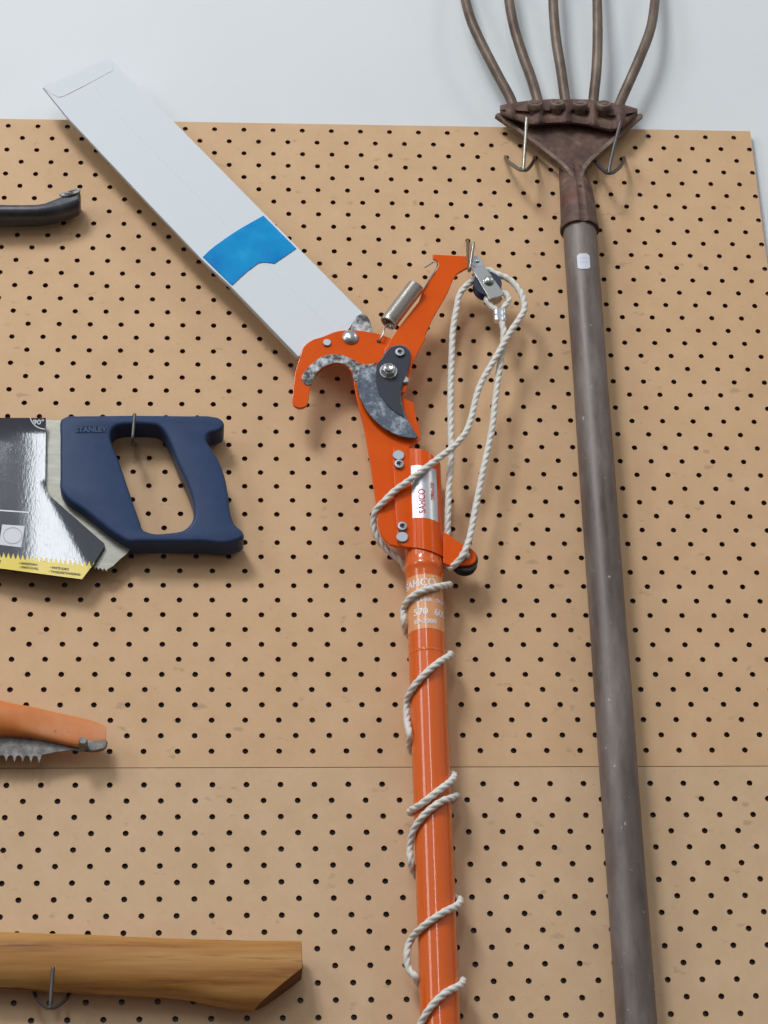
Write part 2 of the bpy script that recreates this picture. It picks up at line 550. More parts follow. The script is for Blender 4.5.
def pegboard(xl, xr, zb, zt, cells, R, label, mats):
    """Perforated sheet: every diamond cell has its own round hole with depth; cut to size."""
    bm = bmesh.new()
    seg = 16
    for cx, cz, h, *solid in cells:
        if solid and solid[0]:
            bm.faces.new([bm.verts.new((cx + h * a, 0, cz + h * c)) for a, c in ((1, 0), (0, 1), (-1, 0), (0, -1))])
            continue
        cor = [bm.verts.new((cx + h * a, 0, cz + h * c)) for a, c in ((1, 0), (0, 1), (-1, 0), (0, -1))]
        rf = [bm.verts.new((cx + R * math.cos(2 * math.pi * i / seg), 0, cz + R * math.sin(2 * math.pi * i / seg))) for i in range(seg)]
        rb = [bm.verts.new((cx + R * math.cos(2 * math.pi * i / seg), BT, cz + R * math.sin(2 * math.pi * i / seg))) for i in range(seg)]
        q = seg // 4
        for k in range(4):
            ring = [rf[(k * q + i) % seg] for i in range(q + 1)]
            bm.faces.new([cor[k], cor[(k + 1) % 4]] + ring[::-1])
        for i in range(seg):
            f = bm.faces.new((rf[i], rf[(i + 1) % seg], rb[(i + 1) % seg], rb[i]))
            f.material_index = 1
    for co, no in (((xl, 0, 0), (-1, 0, 0)), ((xr, 0, 0), (1, 0, 0)), ((0, 0, zb), (0, 0, -1)), ((0, 0, zt), (0, 0, 1))):
        bmesh.ops.bisect_plane(bm, geom=bm.verts[:] + bm.edges[:] + bm.faces[:], plane_co=co, plane_no=no, clear_outer=True, dist=1e-4)
    bmesh.ops.remove_doubles(bm, verts=bm.verts, dist=1e-3)
    c = [(xl, zb), (xr, zb), (xr, zt), (xl, zt)]
    for k in range(4):
        a_, b_ = c[k], c[(k + 1) % 4]
        f = bm.faces.new([bm.verts.new(p) for p in ((a_[0], 0, a_[1]), (b_[0], 0, b_[1]), (b_[0], BT, b_[1]), (a_[0], BT, a_[1]))])
        f.material_index = 2
    for v in bm.verts:
        v.co = Vector(to_m(v.co))
    bmesh.ops.recalc_face_normals(bm, faces=bm.faces)
    me = bpy.data.meshes.new('pegboard')
    root = thing('pegboard', label, 'pegboard', ((xl + xr) / 2, BT, zb))
    off = Vector(root.location)
    for v in bm.verts:
        v.co -= off
    bm.to_mesh(me)
    bm.free()
    for m in mats:
        me.materials.append(m)
    o = bpy.data.objects.new('perforated_sheet', me)
    COL.objects.link(o)
    o.parent = root
    # two upright battens hold the sheet off the wall, running between two hole columns
    for bx in (xl + 40, xr - 9.0):
        mb = MB()
        hw = 2.6
        mb.v = [(bx + sx2 * hw, y, z) for sx2 in (-1, 1) for y in (BT, BT + GAP - 0.4) for z in (zb + 6, zt - 6)]
        mb.f = wall.f
        mb.m = [0] * 6
        mb.build('batten', PINE, root)
    return root


PI2 = 12.7
XL = -1150.0
cells_u = [(i * PI2, -j * PI2, PI2, j < 0 or j > 46) for i in range(-93, 9) for j in range(-2, 50) if (i + j) % 2 == 0]
pegboard(XL, 91.7, -597.2, 7.6, cells_u, 2.25, 'upper tan pegboard panel with white wall above it', (BOARD_U, CORE, EDGE))
cells_l = [(0.8 + i * PI2, -611.2 - j * 12.74, 12.74, j < 0) for i in range(-94, 9) for j in range(-3, 26) if (i + j) % 2 == 0]
pegboard(XL, 91.9, -905, -597.75, cells_l, 2.25, 'lower paler tan pegboard panel beneath the horizontal joint', (BOARD_L, CORE, EDGE))


# ------------------------------------------------------------------ garden fork
FD = 18.0
fa, fb = P(579.6, 229, FD), P(636.5, 1020, FD)
fax = (fb - fa) / np.linalg.norm(fb - fa)


def fork_at(py):
    """Point of the fork's axis seen at height py."""
    lo = (py - 229) / (1020 - 229)
    x = 579.6 + (636.5 - 579.6) * lo
    return P(x, py, FD)


fork = thing('garden_fork', 'rusty long-handled garden fork with five tines, head up', 'garden fork', fork_at(700))
h0, h1 = fork_at(224), fork_at(1110)
L = np.linalg.norm(h1 - h0)
mb = MB()
prof = [(0, 14.0)]
for k in range(1, 41):
    t = k / 40
    prof.append((L * t, 14.2 + 0.4 * t + 0.12 * math.sin(t * 23)))
mb.lathe(h0, fax, prof, 32)
handle = mb.build('handle', SHAFT, fork)
# price sticker wrapped on the handle
side = np.array([-fax[2], 0, fax[0]])
if side[0] < 0:
    side = -side
outw = np.array([0, -1.0, 0])


def on_cyl(origin, axis, u, v, R):
    """u mm around (to the right), v mm up along the axis."""
    sd = np.array([-axis[2], 0, axis[0]])
    sd = sd if sd[0] > 0 else -sd
    up = axis if axis[2] > 0 else -axis
    ow = np.cross(up, sd)
    ow = ow if ow[1] < 0 else -ow
    a = u / R
    return np.array(origin) + up * v + R * (math.sin(a) * sd + math.cos(a) * ow)


mb = MB()
so = fork_at(271)
Rs = 14.55
ring_o = [(-5.2, 6.0), (-2.6, 7.9), (2.6, 7.9), (5.4, 6.0), (5.4, -5.6), (2.6, -7.6), (-2.6, -7.6), (-5.2, -5.8)]
rows_ = []
for u in np.linspace(-5.4, 5.4, 13):
    hh = 7.8 if abs(u) < 3.2 else 7.8 - (abs(u) - 3.2) * 0.85
    rows_.append([on_cyl(so, fax, u - 1.2, v, Rs + 0.2) for v in (-hh, 0, hh)])
mb.grid(rows_, closed=False, caps=False)
for vv in (2.6, -1.6):
    for k in range(4):
        u0 = -2.6 + k * 1.7
        mb.poly([on_cyl(so, fax, u0 - 1.2 + a, vv + c, Rs + 0.35) for a, c in ((0, 0), (0.8, 0), (0.8, 1.2), (0, 1.2))], 1)
mb.build('price_sticker', [STICKW, STICKB], handle)['label'] = 'small white price sticker'

# socket: split ferrule
sk0, sk1 = fork_at(150), fork_at(231)
mb = MB()
Ls = np.linalg.norm(sk1 - sk0)
SEG = 40
rings = []
up = -fax
sdv = side
oww = np.array([0, -1.0, 0])
for t, r0 in [(0, 11.0), (0.2, 12.2), (0.5, 14.2), (0.8, 15.4), (0.93, 15.9), (0.95, 16.6), (1.0, 16.7), (1.003, 15.0), (0.96, 14.4)]:
    c = sk0 + fax * Ls * t + np.array((0, 22.0 * max(0, 1 - t / 0.62) ** 1.3, 0))
    ring = []
    for i in range(SEG):
        a = i / SEG * 2 * math.pi
        r = r0
        da = abs((a - 0.12 + math.pi) % (2 * math.pi) - math.pi)
        if da < 0.16:
            r = r0 - 1.7            # the seam where the rolled sheet meets
        q_ = c + r * (math.sin(a) * sdv + math.cos(a) * oww)
        q_[1] = min(q_[1], -1.5)
        ring.append(q_)
    rings.append(ring)
mb.grid(rings)
mb.build('socket', RUST, fork, sharp=30)

# fan-shaped head plate with raised rims
fan = [(497.6, 113, 1), (505, 121), (532, 140), (556, 158), (564, 170), (567, 186, 1), (585, 186, 1), (584, 170), (592, 158), (612, 139), (633, 122), (640.5, 114, 1),
       (606, 112), (570, 110), (530, 111)]
plate('head_plate', [XZ(smooth_closed(fan), 12)], 8, 12.5, RUST, fork, 0.8)
for sgn, pp in ((-1, [(496.5, 114, 15), (508, 122, 15), (530, 138, 15.5), (552, 155, 16.5), (566, 167, 19), (573.5, 178, 25), (575.6, 186, 29)]),
                (1, [(641.5, 114, 15), (631, 123.5, 15), (611, 141, 15.5), (594, 156, 16.5), (585, 166, 19), (580.5, 178, 25), (579.2, 186, 29)])):
    mb = MB()
    path = smooth_path([P(x, y, d) for x, y, d in pp], 2.5)
    pth, T, N, B = frames(path)
    rings = []
    for k in range(len(pth)):
        t = k / (len(pth) - 1)
        c = pth[k]
        dd = -c[1]
        w_ = 1.7
        nrm = np.cross(T[k], (0, -1, 0))
        nrm /= np.linalg.norm(nrm)
        lowd = dd - 4.6
        rings.append([np.array((c[0], -dd, c[2])) + nrm * w_, np.array((c[0], -dd, c[2])) - nrm * w_,
                      np.array((c[0], -lowd, c[2])) - nrm * w_ * 1.1, np.array((c[0], -lowd, c[2])) + nrm * w_ * 1.1])
    mb.grid(rings)
    mb.build('rim_flange', RUST_WORN, fork, sharp=50)
# clamp bar over the tine roots, with grooves
bar_t = [(500, 106), (512, 103), (530, 101), (552, 99.5), (570, 99.5), (590, 100), (611, 103), (625, 105.5), (637, 109)]
bar_b = [(500, 114.5), (512, 119.5), (530, 126), (552, 124.5), (570, 124), (590, 126.5), (611, 132), (622, 128.5), (637, 115.5)]


def lerp_poly(poly, x):
    return np.interp(x, [p[0] for p in poly], [p[1] for p in poly])


mb = MB()
roots = [511, 538.5, 566, 593.7, 620.5]
rings = []
for x in np.arange(500, 637.6, 1.25):
    yt, yb = lerp_poly(bar_t, x), lerp_poly(bar_b, x)
    rd = min(abs(x - r) for r in roots)
    bulge = 2.4 * math.exp(-(rd / 4.2) ** 2)
    edge = min(1, min(x - 499, 638 - x) / 5)
    ring = [P(x, yb + 0.6, 9)]
    n = 12
    for k in range(n + 1):
        t = k / n
        y = yb + (yt - yb) * t
        prof_d = 19.5 + 2.2 * math.sin(math.pi * t) + bulge * (1.0 if t < 0.92 else 0.6)
        if 0.40 < t < 0.52 and rd > 5:
            prof_d -= 2.6
        if t in (0.0, 1.0):
            prof_d -= 1.6
        ring.append(P(x, y, 9 + (prof_d - 9) * (0.45 + 0.55 * edge)))
    ring.append(P(x, yt - 0.5, 9))
    rings.append(ring)
mb.grid(rings)
mb.build('clamp_bar', RUST, fork, sharp=55)
for k, (bx, by) in enumerate([(535, 105.5), (557.3, 105), (580, 105.5), (604, 106.3)]):
    mb = MB()
    ax = np.array((-0.05, -0.89, 0.45))
    o = P(bx, by - 3.4, 27) - ax * 12
    mb.lathe(o, ax, [(0, 5.2), (7.2, 5.2), (7.3, 6.9), (10.2, 6.9), (11.6, 6.1), (12.0, 4.6), (11.5, 4.2), (11.5, 3.2), (12.2, 2.8)], 22)
    mb.build('bolt', RUST_WORN, fork, sharp=30)
tines = [
    [(514.5, 112, 15), (511, 100, 15), (498, 75.5, 17), (482.5, 45.6, 18), (470.8, 19.5, 16), (465.4, 0, 13), (461, -24, 8), (460, -50, 2)],
    [(540, 112, 15), (536.8, 97, 15), (530.5, 76, 17), (523, 56, 18), (513.8, 26, 18), (509, 0, 16), (506, -26, 12), (505, -54, 6)],
    [(567, 112, 15), (564.8, 97, 15), (561, 70, 17), (556.5, 42.7, 18), (553.8, 15, 18), (553, -5, 17), (552.5, -30, 14), (552, -58, 8)],
    [(592.8, 112, 15), (593.7, 97, 15), (596, 75, 17), (597.4, 50, 18), (597.6, 24, 18), (597.2, 0, 16), (597, -26, 12), (596.5, -55, 6)],
    [(616, 112, 15), (621.6, 99, 15), (631, 78, 17), (640.5, 56, 18), (650.5, 29, 17), (654.8, 2, 13), (656, -24, 8), (656, -50, 2)]]
for tp in tines:
    mb = MB()
    path = smooth_path([P(*q) for q in tp], 4)
    n = len(path)
    rr = [4.2 + (0.4 if i < n * 0.4 else 0.4 - 0.9 * (i / n - 0.4)) for i in range(n)]
    mb.tube(path, rr, 14, round_end=True)
    mb.build('tine', TINE, fork)


# ------------------------------------------------------------------ wire hooks that hold the tools
def peg_hook(pts_list, r, m, label, at):
    """One bent-wire hook: several runs of wire welded into one mesh."""
    mb_ = MB()
    for q in pts_list:
        mb_.tube(smooth_path([P(*p) for p in q], 1.2), r, 10, round_end=True)
    o = mb_.build('peg_hook', m)
    # put the origin where the hook enters the board
    off = Vector(to_m(P(*at)))
    o.data.transform(Matrix.Translation(-off))
    o.location = off
    return tag(o, label, 'hook', 'wire hooks in the pegboard')


peg_hook([[(505.5, 157, -9), (505.5, 157, 2), (506.6, 160.5, 10), (513, 165.5, 20), (521, 170, 28), (524, 169.4, 30)],
          [(534.5, 157.6, -9), (534.5, 157.6, 2), (533.5, 161, 10), (530.5, 166, 20), (526, 170.2, 28), (523, 170, 30)],
          [(523.2, 170.2, 29.5), (523.6, 165, 30), (525, 145, 31), (526.6, 118, 32)]], 1.6, WIRE,
         'bent wire hook under the left side of the fork head', (520, 157, 0))
peg_hook([[(595, 158, -9), (595, 158, 2), (596, 162, 10), (601, 168, 20), (607.5, 173, 28), (609.5, 172.5, 30)],
          [(624, 158, -9), (624, 158, 2), (623.3, 161.5, 10), (619, 168, 20), (611.5, 173, 28), (608.5, 173, 30)],
          [(608.8, 173, 29.5), (609.4, 168, 30), (614, 147, 31), (620.5, 122, 32)]], 1.6, DARKWIRE,
         'bent wire hook under the right side of the fork head', (610, 158, 0))

# ------------------------------------------------------------------ pole pruner
PD = 20.0          # pole axis in front of the board
PR = 14.2


def pole_x(py):
    return 424.5 + (439.4 - 424.5) * (py - 580) / 420.0


def pole_at(py):
    return P(pole_x(py), py, PD)


pa, pb = pole_at(470), pole_at(1120)
pax = (pb - pa) / np.linalg.norm(pb - pa)
pr = thing('pole_pruner', 'orange pole pruner with hooked jaw and rope wound round its pole', 'pole pruner', pole_at(800))
mb = MB()
Lp = np.linalg.norm(pb - pa)
mb.lathe(pa, pax, [(0, PR)] + [(Lp * k / 30, PR) for k in range(1, 31)], 40)
pole = mb.build('pole', ORANGE_POLE, pr)
# collar and swaged ring under the clamp
c0 = pole_at(545)
Lc = np.linalg.norm(pole_at(583) - c0)
mb = MB()
mb.lathe(c0, pax, [(0, 14.7), (Lc * .45, 14.8), (Lc * .56, 15.0), (Lc * .62, 15.7), (Lc * .70, 15.8), (Lc * .76, 15.0), (Lc * .82, 14.6), (Lc, 14.3)], 40, caps=False)
mb.build('pole_collar', ORANGE_POLE, pr)
# swage line lower on the pole
mb = MB()
c1 = pole_at(655)
mb.lathe(c1, pax, [(0, 14.2), (0.6, 14.5), (1.6, 14.5), (2.2, 14.2)], 40, caps=False)
mb.build('pole_joint', ORANGE_POLE, pr)
# printed label on the pole
mb = MB()
lc = pole_at(608.5)
lh = np.linalg.norm(pole_at(635) - pole_at(580)) / 2
n = 24
rings = []
for v in (-lh, lh):
    rings.append([on_cyl(lc, pax, -22 + 42 * k / n, v + 0.0, PR + 0.12) for k in range(n + 1)])
mb.grid(rings, closed=False, caps=False)


def pole_text(t, size, u, v, sx_=1.0, m=1, spacing=1.0):
    add_text(mb, t, size, lambda a, c: on_cyl(lc, pax, u + a, v + c, PR + 0.3), m, sx_, spacing)


pole_text('SAHCO', 9.0, -6.5, lh - 8.2, 0.95)
pole_text('PRUNER  TREE', 4.0, 2, 0.6, 1.15)
pole_text('570', 8.0, -5.5, -9.5, 1.0)
pole_text('600', 8.0, 11.5, -9.5, 1.0)
pole_text('EP-2300', 4.8, -2, -17.6, 1.15)
mb.build('pole_label', [PEACH, WHITEINK], pole)['label'] = 'peach printed label with white lettering'

# jaw plate (hook jaw and the flange below it in one sheet)
jaw = [(292.4, 401, 1), (293.6, 404.8), (297, 407.2), (304, 407), (307, 404.5), (308.5, 399, 1), (310.6, 386.8), (314.5, 376.4), (320.4, 370), (329.5, 364.7), (338.6, 363),
       (346.4, 366), (351.6, 372.5), (354.2, 385.5), (356.8, 398.5), (362, 420), (368, 450), (373.6, 487), (377, 510), (379.3, 529), (382.9, 537.5), (390, 544.5, 1),
       (411, 549, 1), (411, 450, 1), (409, 447.6, 1), (420.7, 436.5), (419.4, 429.4), (415.2, 415, 1), (413.8, 402.5, 1), (402, 397, 1), (407, 372, 1), (405, 352), (396, 341), (388, 337, 1), (380, 334.2), (366, 331.3), (350, 330),
       (336, 331.5), (323, 336.5), (311, 340.6), (304, 346.5), (299.5, 358), (295.6, 371)]
jawp = plate('cutting_jaw', [XZ(smooth_closed(jaw), 30)], 27, 30, ORANGE, pr, 0.5)
# bare metal edge inside the hook
edge_in = [(308.2, 385.8), (310.6, 384.8), (314.8, 376), (320.8, 369.2), (329.6, 364.2), (338.8, 362.6), (346.8, 365.6), (352.2, 372), (354.8, 381), (358.5, 381)]
edge_out = [(377, 362), (371, 363.6), (360.7, 363.6), (353, 359.5), (342.5, 355), (332, 354.2), (323, 356), (314, 362), (306, 370), (301.7, 377.7), (303, 382.5)]
plate('jaw_edge', [XZ(smooth_closed([(p[0], p[1], 1 if k in (0, 9) else 0) for k, p in enumerate(edge_in)] + [(p[0], p[1], 1 if k == 0 else 0) for k, p in enumerate(edge_out)], 4), 30.6)],
      29.6, 30.6, BARE, jawp, 0.3)['label'] = 'bare worn metal edge of the jaw'

# lever arm
lever = [(432.3, 254.3, 1), (466, 256, 1), (467.2, 261, 1), (468, 267.2, 1), (461.7, 270.8), (456.7, 274), (453.3, 278.5, 1), (447.4, 293, 1), (433, 317.4, 1), (425, 335.3, 1), (425.3, 339.3, 1), (420.7, 347, 1),
         (413, 361.7, 1), (409, 378), (404, 392), (393, 392), (382, 372, 1), (385, 349, 1), (392.2, 337.4, 1), (400.8, 324.5, 1), (418.7, 301.6, 1), (423, 290, 1), (433, 274.4, 1), (438.2, 266.5), (437.6, 261.5), (435.6, 259.8), (433.6, 258.6)]
lev = plate('lever_arm', [XZ(smooth_closed(lever), 33)], 30.2, 33, ORANGE, pr, 0.5)
# the curved blade, dark with a bright ground edge
blade = [(376.5, 365, 1), (368, 367.5), (359.5, 367, 1), (357, 374.7), (357.6, 387.7), (361.5, 400.7), (368, 412.4), (379, 424), (392, 432.6), (405, 437), (415, 438.4, 1),
         (418.3, 436.8, 1), (410.3, 424), (403.8, 409.8), (401, 398), (401.8, 387.7), (406.4, 376), (409.7, 363), (410.6, 353), (407.7, 347.5), (401, 344.7), (393.4, 345.6), (388, 348.8), (381.7, 357.8)]
bl = plate('cutting_blade', [XZ(smooth_closed(blade), 35.5)], 33.2, 35.5, BLADE_GREY, pr, 0.6)
bl['label'] = 'curved blade of worn grey steel'
dark = [(376.8, 364, 1), (375.9, 376), (376.5, 385), (380.4, 395.5), (387, 404.6), (396, 412.4), (404.2, 417, 1), (402.3, 409), (400.2, 398), (401, 387.7), (405.6, 376), (408.9, 363), (409.8, 353), (407, 348.2), (401, 345.5), (393.8, 346.4), (388.6, 349.4), (382.3, 358)]
plate('blade_tang', [XZ(smooth_closed(dark), 36.3)], 35.4, 36.3, BLADE_DARK, bl, 0.3)['label'] = 'dark blue-grey painted body of the blade'


def bolt(px, py, d, r, m, parent, kind='dome', name='rivet', h=None):
    o = P(px, py, d)
    mb_ = MB()
    if kind == 'dome':
        h = h or r * 0.5
        mb_.lathe(o, (0, -1, 0), [(0, r), (h * .35, r * .97), (h * .75, r * .72), (h * .95, r * .36), (h, r * .08)], 28)
    elif kind == 'flat':
        mb_.lathe(o, (0, -1, 0), [(0, r), (h or 1.4, r), ((h or 1.4) + .4, r * .88)], 28)
    elif kind == 'hex':
        h = h or 6
        mb_.lathe(o, (0, -1, 0), [(0, r * 1.15), (1.0, r * 1.15), (1.01, r)], 28)
        mb_.lathe(o, (0, -1, 0), [(1.0, r), (h * .8, r), (h, r * .86)], 6)
        mb_.lathe(o, (0, -1, 0), [(h - 1, r * .62), (h + 1.6, r * .62), (h + 2.0, r * .5), (h + 1.4, r * .3)], 20)
    elif kind == 'slot':
        h = h or 3.5
        mb_.lathe(o, (0, -1, 0), [(0, r), (h * .8, r), (h, r * .9), (h + .1, r * .55), (h - 1.4, r * .45), (h - 1.4, r * .1)], 24)
        for a in (0.4, 0.4 + math.pi / 2):
            dx = np.array((math.cos(a), 0, math.sin(a)))
            pz = np.array((-math.sin(a), 0, math.cos(a)))
            ctr = o + np.array((0, -(h + .12), 0))
            mb_.poly([ctr + dx * r * .5 * s1 + pz * r * .14 * s2 for s1, s2 in ((-1, -1), (1, -1), (1, 1), (-1, 1))], 1)
    return mb_.build(name, [m, INK], parent, sharp=32)


bolt(350.3, 337.6, 30, 6.7, STEEL, pr, h=3.6)
bolt(326.9, 343.2, 30, 3.4, ALU, pr, 'flat', h=1.2)
bolt(388.4, 371.5, 36.3, 6.2, STEEL, pr, 'hex', 'pivot_bolt', 5)
bolt(399.7, 353, 36.3, 3.9, ALU, pr, 'slot', 'bolt', 2.0)
mb = MB()
o = P(404.6, 383, 30)
mb.lathe(o, (0, -1, 0), [(0, 3.6), (5, 3.6), (5.6, 2.8)], 6)
mb.build('nut', STEEL, pr)

# spring with its two end wires
sa, sb = P(387.8, 323.5, 33), P(416.0, 286.5, 36)
sv = (sb - sa)
Lsp = np.linalg.norm(sv)
sv /= Lsp
e1 = np.cross(sv, (0, -1, 0))
e1 /= np.linalg.norm(e1)
e2 = np.cross(sv, e1)
mb = MB()
turns = 27
path = []
RS = 6.3
for k in range(turns * 18 + 1):
    a = k / 18 * 2 * math.pi
    path.append(sa + sv * Lsp * k / (turns * 18) + RS * (math.cos(a) * e1 + math.sin(a) * e2))
mb.tube(path, 0.98, 7)
mb.tube(smooth_path([path[0], sa + sv * 1 + e1 * 2, sa - sv * 3, P(382, 336.5, 34), P(379.6, 340.5, 31.5), P(378.6, 341.6, 28)], 0.8), 0.75, 8)
mb.tube(smooth_path([path[-1], sb + sv * 1.5 + e1 * 1, P(421.5, 289.5, 35), P(429, 278.5, 34), P(435.5, 268.3, 34), P(436.6, 264.5, 33.5), P(434.6, 261.5, 31.5), P(431, 263.6, 29), P(424.6, 267.3, 28)], 0.8), 0.75, 8)
mb.build('spring', SPRING, pr)
bolt(378.8, 341.5, 29.8, 1.9, INK, jawp, 'flat', 'painted_spring_hole', 0.25)  # flat black disc painted on for the dark inside the spring's hole

# saw blade root behind the jaw (the rest lies in the white sleeve)
sawb = [(357, 338, 1), (351, 331, 1), (352.5, 324), (356, 317.5), (361, 314.4), (366, 315.4), (369, 319.5), (371.5, 327), (373, 334, 1), (365, 338, 1)]
plate('saw_blade', [XZ(smooth_closed(sawb), 25.8)], 23, 26.6, BARE, pr, 0.4)

# clamp: a sheet with a flat flange that wraps round the pole
mb = MB()
ct, cb = pole_at(449), pole_at(556)
Lcl = np.linalg.norm(cb - ct)
RCL = 16.1
secs = []
NT = 40
angs = [math.radians(a) for a in np.linspace(-40, 200, 34)]
for it in range(NT + 1):
    t = it / NT
    ring = []
    for a in angs:
        u = RCL * math.sin(a)
        dd = RCL * math.cos(a)
        # the top and bottom edges of the sheet slope down to the right
        deg = math.degrees(a)
        top = np.interp(deg, (-40, -10, 12, 40, 65, 90, 200), (7.0, 9.2, 10.4, 14.5, 16, 15.5, 15))
        bot = Lcl + np.interp(deg, (-40, 0, 30, 60, 90, 200), (-1.0, 2.6, 4.6, 4.4, 2.2, 2))
        h = top + (bot - top) * t
        ring.append(ct + pax * h + np.array((-pax[2] * u, -dd, pax[0] * u)))
    secs.append(ring)
# two skins: outside and inside
mb.grid(secs, closed=False, caps=False)
inner = [[p + (0 if True else 0) for p in r] for r in secs]
inner2 = []
for r in secs:
    rr_ = []
    for p in r:
        h = (p - ct).dot(pax)
        c = ct + pax * h
        rr_.append(c + (p - c) * (14.6 / RCL))
    inner2.append(rr_)
mb.grid(inner2, closed=False, caps=False)
for edge in (0, -1):
    mb.grid([secs[edge], inner2[edge]], closed=False, caps=False)
clamp = mb.build('pole_clamp', ORANGE, pr)
fl = [(392.3, 447, 1), (408.6, 447.8, 1), (411.5, 490, 1), (414.8, 548.3, 1), (402, 546), (397.2, 541, 1), (394.2, 500, 1)]
plate('clamp_flange', [XZ(smooth_closed(fl), 32.2)], 30, 32.6, ORANGE, clamp, 1.25, 7)
for bx, by in ((398.5, 455.8), (402.2, 537.6)):
    bolt(bx, by, 32.4, 4.7, ALU, clamp, 'flat', 'bolt', 1.2)
for bx, by in ((398.8, 465.2), (402, 527.4)):
    bolt(bx, by, 32.4, 3.9, ALU, clamp, 'slot', 'screw', 2.8)
# silver maker's label on the clamp
mb = MB()
lc2 = pole_at(502)
half = np.linalg.norm(pole_at(522) - pole_at(469)) / 2
rings = []
for v in (-half + 1, half):
    rings.append([on_cyl(lc2, pax, -9.5 + 22.0 * k / 16, v - 0.12 * (-9.5 + 22 * k / 16), RCL + 0.12) for k in range(17)])
mb.grid(rings, closed=False, caps=False)
add_text(mb, 'SAHCO', 7.6, lambda a, c: on_cyl(lc2, pax, -1.2 - c, a - 8.0, RCL + 0.3), 1, 0.86)
add_text(mb, 'TPRG-220', 4.4, lambda a, c: on_cyl(lc2, pax, 7.8 - c, a + 1.5, RCL + 0.3), 1, 0.85)
mb.build('maker_label', [SILVER, REDINK], clamp)['label'] = 'silver foil label with red lettering'

# lower pulley on its orange fin
fin = [(443.2, 531.5, 1), (447, 533.4, 1), (463.8, 544.6), (472, 549), (476.2, 555), (475.6, 561), (470.5, 564.6), (462, 565.2), (448, 565, 1), (443.2, 562.5, 1)]
lp = plate('pulley_fin', [XZ(smooth_closed(fin), 30)], 27.5, 30, ORANGE, pr, 0.7)
mb = MB()
o = P(465.2, 559.2, 27.2)
mb.lathe(o, (0, 1, 0), [(0, 10.0), (1.5, 10.2), (3.5, 8.0), (6.0, 8.0), (8, 10.2), (9.6, 10.0)], 32)
mb.build('pulley_wheel', BLACKP, lp)
mb = MB()
back_fin = XZ(smooth_closed(fin), 30)
bolt(464.3, 555, 30, 4.4, STEEL, lp, h=2.4)

# upper pulley block
cx, cy = 487.8, 281.5
mb = MB()
o = P(cx, cy + 1.5, 33.5)
mb.lathe(o, (0, 1, 0), [(0, 11.6), (1.2, 11.8), (3.6, 9.2), (6.2, 9.2), (8.6, 11.8), (9.8, 11.6)], 36)
pw = mb.build('pulley_wheel', mat('dark_blue_plastic', srgb(44, 50, 72), 0.35), pr)
blk = [(471.3, 268, 1), (483.6, 264.2, 1), (504, 293, 1), (501.5, 295.8, 1), (489.5, 299.2, 1), (487.5, 295.5, 1)]
pbk = plate('pulley_bracket', [XZ(blk, 36)], 34, 36, STEEL, pr, 0.5)
plate('bracket_back', [XZ([(471.3, 274, 1), (483.6, 270, 1), (503, 299, 1), (490, 304, 1)], 23.5)], 22, 23.5, STEEL, pbk, 0.3)
mb = MB()
a_, b_ = P(502.2, 294.2, 35.5), P(490.5, 298.2, 35.5)
for q in ((a_, b_),):
    mb.grid([[q[0], q[1]], [q[0] + np.array((0, 12.5, 0)), q[1] + np.array((0, 12.5, 0))]], closed=False, caps=False)
mb.build('bracket_bridge', STEEL, pbk)
bolt(488.9, 281.0, 36, 4.6, STEEL, pbk, h=3.2)
tab = [(473.5, 266.5, 1), (470.6, 259.5), (474, 255.6), (479, 256.4), (483.3, 262.5, 1), (482.5, 266.5, 1)]
plate('pulley_tab', [XZ(smooth_closed(tab), 33.5)], 31.5, 33.5, ALU, pbk, 0.4)
bolt(477.2, 260.8, 33.5, 2.2, STEEL, pbk, h=1.2)
mb = MB()
mb.tube(smooth_path([P(461.5, 270.8, 29), P(455.5, 274.2, 27), P(454.4, 279, 25)], 1), 0.9, 8)


# rope: pulley block -> lower pulley -> over the clamp -> round the pole
RR = 2.65


def on_pole(px, py, side_=1):
    dd = PD
    q = None
    for _ in range(12):
        q = P(px, py, dd)
        c = pa + pax * (q - pa).dot(pax)
        off = q - c
        lat = math.hypot(off[0], off[2])
        R = PR + RR
        dd = PD + side_ * math.sqrt(max(0.0, R * R - lat * lat))
    return P(px, py, dd)


def behind(q0, q1, n=3):
    """Points that carry the rope behind the pole from the left point q0 to the right point q1."""
    out_ = []
    up0 = (q0 - pa).dot(pax)
    up1 = (q1 - pa).dot(pax)
    lat = lambda q: (q - (pa + pax * (q - pa).dot(pax)))
    for k in range(1, n + 1):
        t = k / (n + 1)
        ang = math.pi * t
        c = pa + pax * (up0 + (up1 - up0) * t)
        u = -(PR + RR) * math.cos(ang)
        dd = -(PR + RR) * math.sin(ang)
        out_.append(c + np.array((-pax[2] * u, -dd, pax[0] * u)))
    return out_


ropes = []
